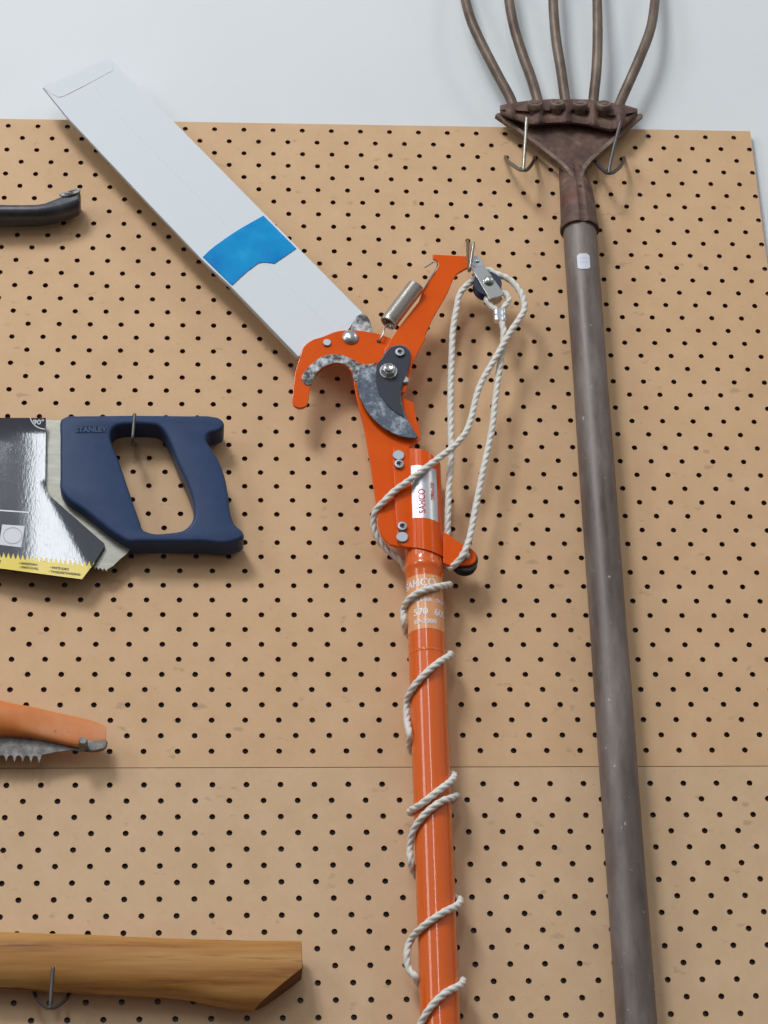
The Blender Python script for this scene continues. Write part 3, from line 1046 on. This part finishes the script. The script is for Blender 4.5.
# loop from the crimp round the block's lower end, then down to the lower pulley
ropes.append([P(497.5, 311, 31), P(491.6, 306.5, 30), P(487.0, 300, 29.5), P(489.5, 294.5, 29), P(497, 291, 28.5), P(505.5, 294, 29), P(508.6, 300, 30), P(504.6, 307, 31), P(501.5, 313, 31.5), P(501.8, 321, 32),
              P(503.6, 331, 32), P(503.2, 345, 31), P(499.6, 368, 31), P(495, 402.8, 31), P(492, 429, 31), P(483.2, 470, 32), P(475.4, 509, 33), P(469, 540, 34), P(462.4, 556, 34.2), P(456, 563.5, 31), P(449.5, 567.5, 25),
              P(446, 563, 20.5), P(446.8, 545, 21.5), P(447.4, 530, 24), P(448, 512, 26), P(448.9, 486, 27), P(451.4, 457, 27.5), P(450.9, 434, 28), P(450.6, 400, 28), P(451.6, 360, 28.5), P(453, 330, 29), P(456.5, 309, 29),
              P(459.6, 295, 29), P(466, 286, 29), P(475, 279, 29), P(481, 272.5, 29), P(488, 270, 29), P(494.5, 273.4, 29), P(501, 275.6, 30), P(509, 279.4, 30), P(516.6, 286.4, 31), P(522.6, 297, 32), P(524.4, 309, 33), P(519, 319.6, 34.5), P(511, 331, 35.2),
              P(504.6, 342, 36), P(496.7, 356, 36), P(479.7, 386.5, 35), P(471, 419, 35.5), P(466, 432, 37), P(454.6, 445.8, 38), P(441, 456.5, 39.2), P(431, 464, 39.5), P(419, 473, 39.5), P(405, 483.5, 37.5), P(394, 491.5, 35.8), P(384.3, 501.2, 34), P(375.8, 510.5, 30), P(373.2, 521, 25), P(376, 535, 21),
              P(385, 547.5, 17), P(402.5, 562.5, 14)])
q = ropes[0]
# wraps round the pole (front passes seen in the photo, joined behind the pole)
front = [[(449.6, 584.6), (444.5, 585.6), (435.6, 587.2), (421.6, 591.2), (409.8, 598.6), (403.8, 609.5), (404.2, 622)],
         [(450.6, 654.2), (447, 657.5), (438, 663), (423.9, 675), (412.4, 688.6), (406.6, 703), (407.0, 719), (409.5, 735)],
         [(454.2, 775.5), (451, 781), (437, 791.8), (421.6, 803.8), (410, 811.4)],
         [(456.6, 796.2), (451, 798), (439.6, 802.5), (424, 815.2), (414, 829.4), (410, 847), (411, 862)],
         [(460.3, 900), (457, 905.5), (442, 913.2), (422.5, 927), (410.4, 940.6), (406.8, 956), (409, 969), (415.5, 977)],
         [(463.0, 980.4), (459.8, 985.4), (444.8, 993.2), (430, 1008), (420.5, 1024), (415, 1040), (416, 1056)],
         [(468, 1072), (455, 1080), (435, 1095)]]
prev = q[-1]
for k, fr in enumerate(front):
    pts3 = [on_pole(x, y, 1) for x, y in fr]
    n_ = 4
    q += behind(prev, pts3[0], n_)
    q += pts3
    prev = pts3[-1]
mb = MB()
rp_path = smooth_path(q, 0.9)
mb.rope(rp_path, RR)
rope = mb.build('rope', ROPE, pr, sharp=80)
rope['label'] = 'white twisted rope'
# crimp sleeve on the rope's end loop
mb = MB()
a_, b_ = P(499.6, 309.4, 32), P(500.2, 322, 32)
axc = (b_ - a_)
Lk = np.linalg.norm(axc)
axc /= Lk
sdx = np.cross(axc, (0, -1, 0))
sdx /= np.linalg.norm(sdx)
rings = []
for h, s_ in ((0, .92), (0.6, 1), (Lk * .45, 1.02), (Lk * .5, .95), (Lk * .55, 1.02), (Lk - .6, 1), (Lk, .92)):
    ring = []
    for i in range(28):
        a = i / 28 * 2 * math.pi
        ring.append(a_ + axc * h + sdx * math.copysign(abs(math.cos(a)) ** 0.7, math.cos(a)) * 5.3 * s_ + np.array((0, -1, 0)) * math.sin(a) * 3.2 * s_ * (1 - 0.22 * math.exp(-(math.cos(a) / .3) ** 2)))
    rings.append(ring)
mb.grid(rings)
mb.build('crimp', CRIMP, rope)['label'] = 'bright metal crimp sleeve'
# free stub of the rope under the crimp
peg_hook([[(467.5, 241.0, -9), (467.5, 241, 2), (467.6, 249, 12), (468.0, 260, 24), (468.6, 268, 33), (469.2, 271, 36.5), (469.8, 269.5, 38.5), (471.2, 259, 39), (473.6, 243, 39.5)]], 1.3, WIRE,
         'bent wire hook holding the orange lever beside the pulley', (467.5, 241, 0))

# ------------------------------------------------------------------ white card sleeve over the pruning saw
sl = thing('blade_sleeve', 'long white card sleeve with blue tape, slanting above the orange jaw', 'blade sleeve', P(200, 220, 22))
A_, B_, C_, D_ = (43.2, 87.6), (108.5, 57.6), (362.5, 312.8), (298.6, 356.5)
front_o = [(*A_, 1), (*B_, 1), (176, 124, 1), (293, 242.6, 1), (*C_, 1), (359.5, 315.2, 1), (354, 321, 1), (346, 333, 1), (310, 348, 1), (*D_, 1), (232, 287.5, 1), (204, 261.5, 1), (144, 198.6, 1), (67, 116.8, 1)]
sleeve_f = plate('card_front', [XZ(front_o, 26)], 25.2, 26, CARD, sl, 0.12, 1)
shift = [(x - 3.6, y + 3.4) + tuple(r) for x, y, *r in front_o]
back_o = [(44.0, 86.5, 1), (108, 60, 1), (360, 314, 1), (345, 334, 1), (310, 350, 1), (296.6, 358.5, 1), (230.4, 288.6, 1), (142.6, 199.0, 1), (67, 115.8, 1)]
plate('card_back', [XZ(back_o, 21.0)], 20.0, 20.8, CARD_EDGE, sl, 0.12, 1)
# folded long sides joining front and back
mb = MB()
pl_f = [P(x, y, 25.6) for x, y in ((43.2, 87.6), (67, 116.8), (144, 198.6), (204, 261.5), (232, 287.5), (298.6, 356.5))]
for sgn in (1,):
    rings = []
    for k, p in enumerate(pl_f):
        w_ = 0.35 + 0.65 * k / (len(pl_f) - 1)
        rings.append([p + np.array((0.3, 0, 0.3)), p + np.array((-0.4, 2.0 * w_, -.4)), p + np.array((-0.4, 3.6 * w_, -.4)), p + np.array((0.6, 5.2 * w_, .6))])
    mb.grid(rings, closed=False, caps=False)
pl_r = [P(x, y, 25.6) for x, y in ((108.5, 57.6), (176, 124), (293, 242.6), (362.5, 312.8))]
rings = [[p - np.array((.4, 0, .4)), p + np.array((.4, 2.2, .4)), p + np.array((.4, 3.8, .4)), p + np.array((-.4, 5.8, -.4))] for p in pl_r]
mb.grid(rings, closed=False, caps=False)
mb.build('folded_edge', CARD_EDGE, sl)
# overlapping seam down the middle and folded flap at the top
seam = [(84, 75, 1), (108.5, 57.8, 1), (176, 124.2, 1), (293, 242.8, 1), (361.8, 313.4, 1), (336, 333, 1), (232, 231, 1), (130, 128, 1)]
plate('seam_flap', [XZ(seam, 26.1)], 25.9, 26.08, CARD, sl, 0.1, 1)
flap = [(43.4, 87.4, 1), (51, 93.4, 1), (58.8, 97.2, 1), (64, 96, 1), (85, 85.4, 1), (112.4, 70.6, 1), (113, 62.4, 1), (108, 57.2, 1)]
plate('top_flap', [XZ(flap, 26.4)], 26.0, 26.35, CARD, sl, 0.1, 1)
tape = [(203.0, 256.4, 1), (211, 249), (221, 241.4), (237, 230.6), (263.4, 215.4, 1), (296.2, 248.2, 1), (274.4, 263.3, 1), (269, 262.4), (260, 262.3), (252.5, 267), (232, 284.8, 1), (217.5, 270.6, 1)]
tp = plate('blue_tape', [XZ(smooth_closed(tape, 4), 26.9)], 26.3, 26.8, TAPE, sl, 0.1, 1)
tp['label'] = 'strip of bright blue tape'
mb = MB()
ta, tb = P(203.2, 256.6, 26.5), P(231.8, 284.6, 26.5)
rings = []
for k in range(5):
    p = ta + (tb - ta) * k / 4
    rings.append([p + np.array((.2, -.1, .2)), p + np.array((-0.9, 1.2, -.9)), p + np.array((-1.0, 4.2, -1.0)), p + np.array((0.4, 6.4, .4))])
mb.grid(rings, closed=False, caps=False)
mb.build('tape_wrap', TAPE, tp)

# ------------------------------------------------------------------ panel saw at the left
saw = thing('hand_saw', 'hand saw with dark blue plastic handle hanging level', 'hand saw', P(150, 500, 15))
out = [(61.2, 424.5, 0, 18), (63.4, 419.4, 0, 23), (68.5, 416.8, 0, 24), (80, 416.4, 1, 24), (135, 415.8, 1, 24), (189.6, 416.4, 1, 24), (212, 417.0, 0, 24), (219.6, 419.4, 0, 23), (224, 425.4, 0, 22), (222.8, 430.8, 0, 21), (217, 434.8, 0, 20),
       (208.5, 438.8, 0, 18), (206.4, 445, 0, 15), (211.6, 457, 0, 12), (218.5, 468.5, 0, 12), (224.6, 485, 0, 12), (228, 503, 0, 13), (230.4, 520, 0, 14), (234.6, 530.5, 0, 15), (243.2, 538.6, 0, 16), (243.4, 544, 0, 12), (240.6, 549.6, 0, 7), (233.6, 553, 0, 6),
       (200, 553, 1, 6), (140, 553.2, 1, 6), (129, 552.4, 0, 7), (124, 549.5, 0, 8), (84, 516.5, 1, 14), (64.5, 500.5, 0, 16), (61.2, 494, 0, 17), (60.8, 480, 1, 18), (60.8, 440, 1, 18)]


def smooth_d(pts, n):
    """smooth_closed that also carries each point's own distance from the board."""
    s2 = smooth_closed([(p[0], p[1], p[2]) for p in pts], n)
    res, k = [], 0
    for i in range(len(pts)):
        c1 = pts[i][2] == 1
        c2 = pts[(i + 1) % len(pts)][2] == 1
        m_ = 1 if (c1 and c2) else n
        d0, d1 = pts[i][3], pts[(i + 1) % len(pts)][3]
        for j in range(m_):
            res.append((s2[k][0], s2[k][1], 0, d0 + (d1 - d0) * j / m_))
            k += 1
    return res


opening = [(110.3, 436), (111.6, 430), (115, 426.4), (121, 424.4), (135, 424.0, 1), (150, 424.2), (158, 425.6), (163, 429.6), (168.8, 439.6), (177, 460.4), (189.8, 489.6), (194, 508), (192, 521), (184, 529.2), (171, 532), (150, 532), (143, 529), (139.4, 520), (133, 502, 1), (118.8, 460, 1), (112.5, 444.5)]
hd = plate('handle', [XZ(smooth_d(out, 5), 15), XZ(smooth_closed(opening, 5), 26)], 3, 26, NAVY, saw, 2.6, 4, sharp=40)
mb = MB()
mb.poly([P(x, y, 26.1) for x, y in ((75.2, 426.6), (105.6, 425.8), (106.4, 432.8), (76.0, 433.4))])
ctr = P(90.7, 429.6, 26.5)
ux = P(105.6, 429.2, 26.3) - P(75.2, 430, 26.3)
ux /= np.linalg.norm(ux)
add_text(mb, 'STANLEY', 6.6, lambda a, c: ctr + ux * a + np.array((0, 0, 1.0)) * c, 1, 0.92)
mb.build('brand_mark', [NAVY_MARK, NAVY_LET], hd, fix=False)
bld = [(-260, 424, 1), (40, 424, 1), (42, 419.6, 1), (66, 420.5, 1), (70, 494, 1), (132, 546, 1), (127, 554, 1), (121, 558.5), (113, 566.2), (107.4, 569.4, 1)]
tx, ty = 107.4, 569.4
ex, ey = -260, 501.3
nt_ = 94
for k in range(nt_):
    t0_ = k / nt_
    x_, y_ = tx + (ex - tx) * t0_, ty + (ey - ty) * t0_
    bld.append((x_ - 0.6, y_ + 2.2, 1))
    x2_, y2_ = tx + (ex - tx) * (k + .9) / nt_, ty + (ey - ty) * (k + .9) / nt_
    bld.append((x2_, y2_ - 0.2, 1))
plate('blade', [XZ(bld, 14)], 13.0, 14.2, SAWSTEEL, saw, 0.15, 1)
# printed card guard over the blade
gd = thing('blade_guard', 'dark shiny printed guard with yellow toothed strip on the hand saw blade', 'blade guard', P(30, 500, 14))


def guard_d(x, y):
    """The card bulges over the blade: distance of its face from the board at a pixel of its outline."""
    d = 19.0
    d -= 0.0008 * max(0, 40 - x) ** 2 if x > -10 else 2.0 + 0.008 * (-10 - x)          # falls back to the left
    # crease along the slanting edge
    s_ = ((x - 48) * 0.86 - (y - 495) * 0.50)
    if s_ > 0 and y > 480:
        d -= 0.075 * s_
    if y < 440:
        d += 0.034 * (440 - y) ** 1.5
    return d


def guard_top(x):
    return 417.8


rows, mbg = [], MB()
ys = list(np.linspace(417.6, 569, 62))


def g_right(y):
    if y <= 484.7:
        return 46 - 0.9 * (y - 417.8) / 67
    if y <= 496.6:
        return 45.1 + 5.7 * (y - 484.7) / 11.9
    if y <= 544.7:
        return 50.8 + 54.9 * (y - 496.6) / 48.1
    if y <= 563:
        return 105.7 - 11.8 * (y - 544.7) / 18.3
    return 93.9 - 11.9 * (y - 563) / 16.3


def g_low(x):
    return 568.4 + 10.9 * x / 82.0


rings = []
for k in range(64):
    t = k / 63
    row = []
    for i in range(71):
        s_ = 1 - (1 - i / 70) ** 1.0
        # rows run from the top edge to the (slanting) bottom edge
        yr = 417.8 + (579.3 - 417.8) * t
        xr_ = g_right(min(yr, 579.3))
        x = -250 + (xr_ + 250) * s_
        yb = g_low(min(max(x, -250), 82))
        yy = min(yr, yb) if x < 82 else yr
        row.append(P(x, yy, guard_d(x, yy)))
    rings.append(row)
mbg.grid(rings, closed=False, caps=False)
back = [[p + np.array((0, 0.8, 0)) for p in r] for r in rings]
mbg.grid(back, closed=False, caps=False)
mbg.grid([[r[-1] for r in rings], [r[-1] for r in back]], closed=False, caps=False)
mbg.grid([rings[0], back[0]], closed=False, caps=False)
gfront = mbg.build('printed_card', SLEEVE, gd)


def GP(x, y, lift=0.25):
    return P(x, y, guard_d(x, y) + lift)


# the back leaf behind the blade
plate('back_leaf', [XZ([(-250, 417), (46, 418.5), (45, 486), (52, 498), (105, 545.5), (94, 564), (82, 580), (-250, 535.2)], 10)], 9.2, 10, SLEEVE, gd, 0.1, 1)
mb = MB()
nt_ = 34
pitch = 4.75
x = 94.0
top_pts = []


def base_y(x_):
    return 562.3 - 9.6 * (94 - x_) / 94.0 + 4.6


while x > -244:
    top_pts.append((x, base_y(x) - 5.4))
    top_pts.append((x - pitch * .42, base_y(x - pitch * .42)))
    top_pts.append((x - pitch * .62, base_y(x - pitch * .62)))
    x -= pitch
for k in range(len(top_pts) - 1):
    p0, p1 = top_pts[k], top_pts[k + 1]

    def lowy(x_):
        if x_ > 82:
            return 579.3 - (x_ - 82) * 1.32
        return g_low(x_)
    mb.poly([GP(p0[0], p0[1], .3), GP(p1[0], p1[1], .3), GP(p1[0], max(lowy(p1[0]), p1[1] + .01), .3), GP(p0[0], max(lowy(p0[0]), p0[1] + .01), .3)])


def strip_text(t, size, x_, y_, sx_=1.0):
    c = GP(x_, y_, 0.5)
    u_ = GP(x_ + 10, y_ + 1.12, 0.5) - c
    u_ /= np.linalg.norm(u_)
    v_ = np.array((-u_[2], 0, u_[0]))
    add_text(mb, t, size, lambda a, cc: c + u_ * a + v_ * cc, 1, sx_)


for x_, y_, t in ((-4.6, 560.6, 'HARDER'), (-4.6, 564.2, 'POINT'), (28.4, 564.0, '\u2022 HARDPOINT'), (29.0, 567.9, '\u2022 PARTS SURG'), (59.4, 568.4, '\u2022 PARTE SURG'), (64.6, 573.0, '\u2022 TANGURETHARDEND')):
    strip_text(t, 2.7, x_, y_, 0.86)
mb.build('yellow_strip', [YELLOW, INK], gd, fix=False)['label'] = 'yellow toothed strip with black lettering'
mb = MB()
# arc and 90 degrees at the top right, white rule, pale label
arc_c, arc_r = (45.5, 414.5), 16.2
pr0 = None
for k in range(15):
    a = math.radians(168 - 76 * k / 14)
    o_, i_ = (arc_c[0] + arc_r * math.cos(a), arc_c[1] + arc_r * .93 * math.sin(a)), (arc_c[0] + (arc_r - 1.1) * math.cos(a), arc_c[1] + (arc_r - 1.1) * .93 * math.sin(a))
    if pr0 and o_[0] < 45.6 and o_[1] > 417.8:
        mb.poly([GP(*pr0[0]), GP(*o_), GP(*i_), GP(*pr0[1])])
    pr0 = (o_, i_)
for txt, cx_, cy_, sz in (('90\u00b0', 38.6, 422.3, 6.0),):
    add_text(mb, txt, sz, lambda a, cc: GP(cx_ + a * 1.24, cy_ - cc * 1.1, .45), 0, 1.1)
mb.build('corner_mark', WHITEINK, gfront, fix=False)['label'] = 'white arc and 90 degree mark'
mb = MB()
for k in range(20):
    xa, xb = -70 + 98.6 * k / 20, -70 + 98.6 * (k + 1) / 20
    ya, yb_ = 504.6 + 7.2 * k / 20, 504.6 + 7.2 * (k + 1) / 20
    mb.poly([GP(xa, ya), GP(xb, yb_), GP(xb, yb_ + 1.2), GP(xa, ya + 1.2)])
mb.build('white_rule', WHITEINK, gfront, fix=False)
mb = MB()
mb.poly([GP(x_, y_) for x_, y_ in ((2.2, 524.4), (24.8, 526), (21.2, 547.4), (-1, 544.6))], 1)
prev_ = None
for k in range(25):
    a = k / 24 * 2 * math.pi
    o_ = (12.6 + 9.6 * math.cos(a), 535.6 + 8.4 * math.sin(a))
    i_ = (12.6 + 8.9 * math.cos(a), 535.6 + 7.7 * math.sin(a))
    if prev_:
        mb.poly([GP(*prev_[0], .35), GP(*o_, .35), GP(*i_, .35), GP(*prev_[1], .35)], 2)
    prev_ = (o_, i_)
mb.build('pale_label', [WHITEINK, PALEINK, CLEAR], gfront, fix=False)['label'] = 'pale square label with a ring'
peg_hook([[(135.2, 443.6, -9), (135.2, 443.6, 2), (134.4, 445.5, 10), (133.2, 444.4, 22), (132.6, 441, 29), (132.7, 437.5, 31), (133.6, 426, 31), (134.6, 414.6, 31)]], 1.35, DARKWIRE,
         'bent wire hook through the blue saw handle', (135.2, 443.6, 0))

# ------------------------------------------------------------------ pry bar at the upper left
pb_ = thing('pry_bar', 'dark forged pry bar with up-curved flat end', 'pry bar', P(20, 215, 12))
secs_ = [(-280, 203, 229, 12), (-75, 203, 227, 12), (-20, 203, 226.4, 12), (20, 203.2, 226.2, 12), (37.5, 203, 226, 12), (46, 201.2, 225.2, 11.5), (54, 197.4, 224, 10.5), (62, 193.6, 222.2, 9), (70, 190.6, 219.8, 8), (76, 189.4, 217.4, 8), (80.6, 188.8, 214.6, 8)]
mb = MB()
rings = []
for x, yt, yb, ht in secs_:
    top = P(x, yt, 22 - (12 - ht) * .0)
    bot = P(x, yb, 8)
    zt, zb = top[2], bot[2]
    xm = P(x, (yt + yb) / 2, 14)[0]
    hz = (zt - zb) / 2
    zc = (zt + zb) / 2
    flat = (12 - ht) / 4
    ring = []
    fr, bk = 24.5, 2.2
    for a, c in ((-.55, 1), (.45, 1), (1, .5), (1, -.5), (.5, -1), (-.5, -1), (-1, -.5), (-1, .5)):
        dmid, dh = (fr + bk) / 2, (fr - bk) / 2 * (1 - .10 * flat)
        ring.append((xm, -(dmid + dh * a), zc + hz * c))
    rings.append(ring)
mb.grid(rings)
pbm = mb.build('bar', PRYSTEEL, pb_, sharp=18)
bv = pbm.modifiers.new('soft', 'BEVEL')
bv.width = 0.0022
bv.segments = 3
bv.limit_method = 'ANGLE'
bv.angle_limit = math.radians(20)
tipq = [P(59.5, 194.0, 22.6), P(80.4, 188.6, 22.6), P(80.2, 191.4, 24.3), P(75, 194.2, 24.6), P(68, 196.2, 24.6), P(62, 196.4, 24.2)]
mb = MB()
mb.grid([[q_ + np.array((0, -.5, .3)) for q_ in tipq], [q_ + np.array((0, 1.6, -.8)) for q_ in tipq]])
mb.build('worn_tip', BARE, pb_)['label'] = 'bare worn metal tip'

# ------------------------------------------------------------------ bow saw end
bow = thing('bow_saw', 'end of an orange bow saw with rusty toothed blade', 'bow saw', P(40, 740, 14))
sec = [(-260, 646, 696, 12.5, 17), (-160, 661, 711, 12.5, 17), (-70, 681, 731, 12.5, 17), (-30, 691.5, 733, 12, 17), (0, 699, 735.2, 10.8, 17), (15, 702.6, 735.4, 9.2, 17), (30, 706.2, 736.6, 7.2, 17), (45, 709.8, 739.4, 5.4, 17), (60, 713.2, 742.8, 4.4, 17), (76, 716.6, 746.2, 3.8, 17), (88, 719.6, 747.2, 3.5, 17), (98, 722.8, 745, 3.2, 17), (106, 725.8, 743, 2.8, 17)]
mb = MB()
rings = []
for x, yt, yb, ht, dc in sec:
    zt, zb = P(x, yt, dc + ht * .4)[2], P(x, yb, dc + ht * .2)[2]
    xm = P(x, (yt + yb) / 2, dc)[0]
    ex_ = 0.95 if ht > 9 else 0.6
    ring = []
    for i in range(28):
        a = i / 28 * 2 * math.pi
        cy_, sy_ = math.cos(a), math.sin(a)
        ring.append((xm, -(dc + ht * math.copysign(abs(cy_) ** ex_, cy_)), (zt + zb) / 2 + (zt - zb) / 2 * math.copysign(abs(sy_) ** ex_, sy_)))
    rings.append(ring)
mb.grid(rings)
mb.build('frame', ORANGE_OLD, bow, sharp=50)
blo = [(-250, 726, 1), (-70, 726, 1), (20, 728, 1), (60, 735, 1), (104, 736, 1), (107.6, 742, 1), (107, 746), (104.4, 749.4), (100, 751.2), (92, 752, 1), (73, 750, 1), (56.5, 752, 1), (42, 755, 1)]
x = 40.5
while x > -240:
    blo += [(x - 1.4, 763.2 - 0.03 * (37 - x), 1), (x - 3.2, 756.8 - .02 * (37 - x), 1), (x - 5.4, 755.6 - .02 * (37 - x), 1)]
    x -= 8.2
    blo += [(x + .6, 756.6 - .02 * (37 - x), 1)]
plate('blade', [XZ(smooth_closed(blo, 3), 15)], 13.6, 15, RUSTGREY, bow, 0.2, 1)
plate('end_shim', [XZ([(78, 744.5, 1), (88, 740.6, 1), (104.5, 740.8, 1), (107.4, 742, 1), (104.4, 748.8, 1), (92, 751.2, 1)], 19.8)], 17, 20.4, RUSTGREY, bow, 0.5)
mb = MB()
mb.lathe(P(83.6, 747.0, 18), (0, -1, 0.1), [(0, 3.3), (9.5, 3.3), (10.4, 2.7)], 18)
mb.build('blade_pin', RUSTGREY, bow)

# ------------------------------------------------------------------ axe handle at the lower left
axe = thing('axe_handle', 'pale oak axe handle lying level along the bottom left', 'axe handle', P(120, 970, 20))
mb = MB()
rings = []
topk = [(-330, 922.6), (-80, 929.5), (0, 931.9), (88, 934.6), (177, 938.6), (248, 940.4), (297, 940.6), (330, 940.8)]
botk = [(-330, 977.5), (-80, 988.5), (0, 992), (66, 994.8), (132.8, 998.6), (165, 1000.4), (190, 1003.2), (215, 1008.4), (236, 1012), (262, 1013.5), (330, 1014)]
AD = 15.0
for x in list(np.arange(-328, 331, 8.0)):
    yt, yb = lerp_poly(topk, x), lerp_poly(botk, x)
    zt, zb = P(x, yt, 18)[2], P(x, yb, 9)[2]
    xm = P(x, (yt + yb) / 2, AD)[0]
    ring = []
    for i in range(40):
        a = i / 40 * 2 * math.pi
        c_, s_ = math.cos(a), math.sin(a)
        ring.append((xm, -(AD + 1 + 13.5 * math.copysign(abs(c_) ** .95, c_)), (zt + zb) / 2 + (zt - zb) / 2 * math.copysign(abs(s_) ** .92, s_)))
    rings.append(ring)
mb.grid(rings)
ax_o = mb.build('shaft', [OAK, OAK_END], axe, sharp=60)
bm = bmesh.new()
bm.from_mesh(ax_o.data)
offp = Vector(axe.location)


def cut(p0, p1):
    """Cut the heel along the line between two points of its outline; the cut face shows end grain."""
    a1, b1 = Vector(to_m(p0)) - offp, Vector(to_m(p1)) - offp
    dv = (b1 - a1).normalized()
    no = dv.cross(Vector((0, -1, 0)))
    if no.x < 0:
        no = -no
    r = bmesh.ops.bisect_plane(bm, geom=bm.verts[:] + bm.edges[:] + bm.faces[:], plane_co=a1, plane_no=no, clear_outer=True, dist=1e-6)
    ed = [e_ for e_ in r['geom_cut'] if isinstance(e_, bmesh.types.BMEdge)]
    f = bmesh.ops.contextual_create(bm, geom=ed)
    for q_ in f['faces']:
        q_.material_index = 1


cut(P(301.4, 941, 24), P(302.4, 970, 24))
cut(P(297.5, 974, 24), P(251, 1010, 24))
bmesh.ops.recalc_face_normals(bm, faces=bm.faces)
bm.to_mesh(ax_o.data)
bm.free()
ax_o.data.set_sharp_from_angle(angle=math.radians(40))
bv = ax_o.modifiers.new('soft', 'BEVEL')
bv.width = 0.0015
bv.segments = 3
bv.limit_method = 'ANGLE'
bv.angle_limit = math.radians(40)
peg_hook([[(34.5, 992.5, -9), (34.5, 992.5, 2), (36.4, 997.5, 12), (41.5, 1003.5, 24), (47.6, 1008, 32), (50.4, 1007.2, 34)],
          [(69.0, 993.5, -9), (69, 993.5, 2), (67, 998, 12), (60.5, 1004, 24), (53, 1008.2, 32), (49.4, 1007.6, 34)],
          [(50, 1007.8, 33.6), (50.4, 1003, 34.2), (51.6, 985, 34.6), (53, 968, 35)]], 1.45, DARKWIRE,
         'dark wire hook carrying the oak axe handle', (51.5, 993, 0))
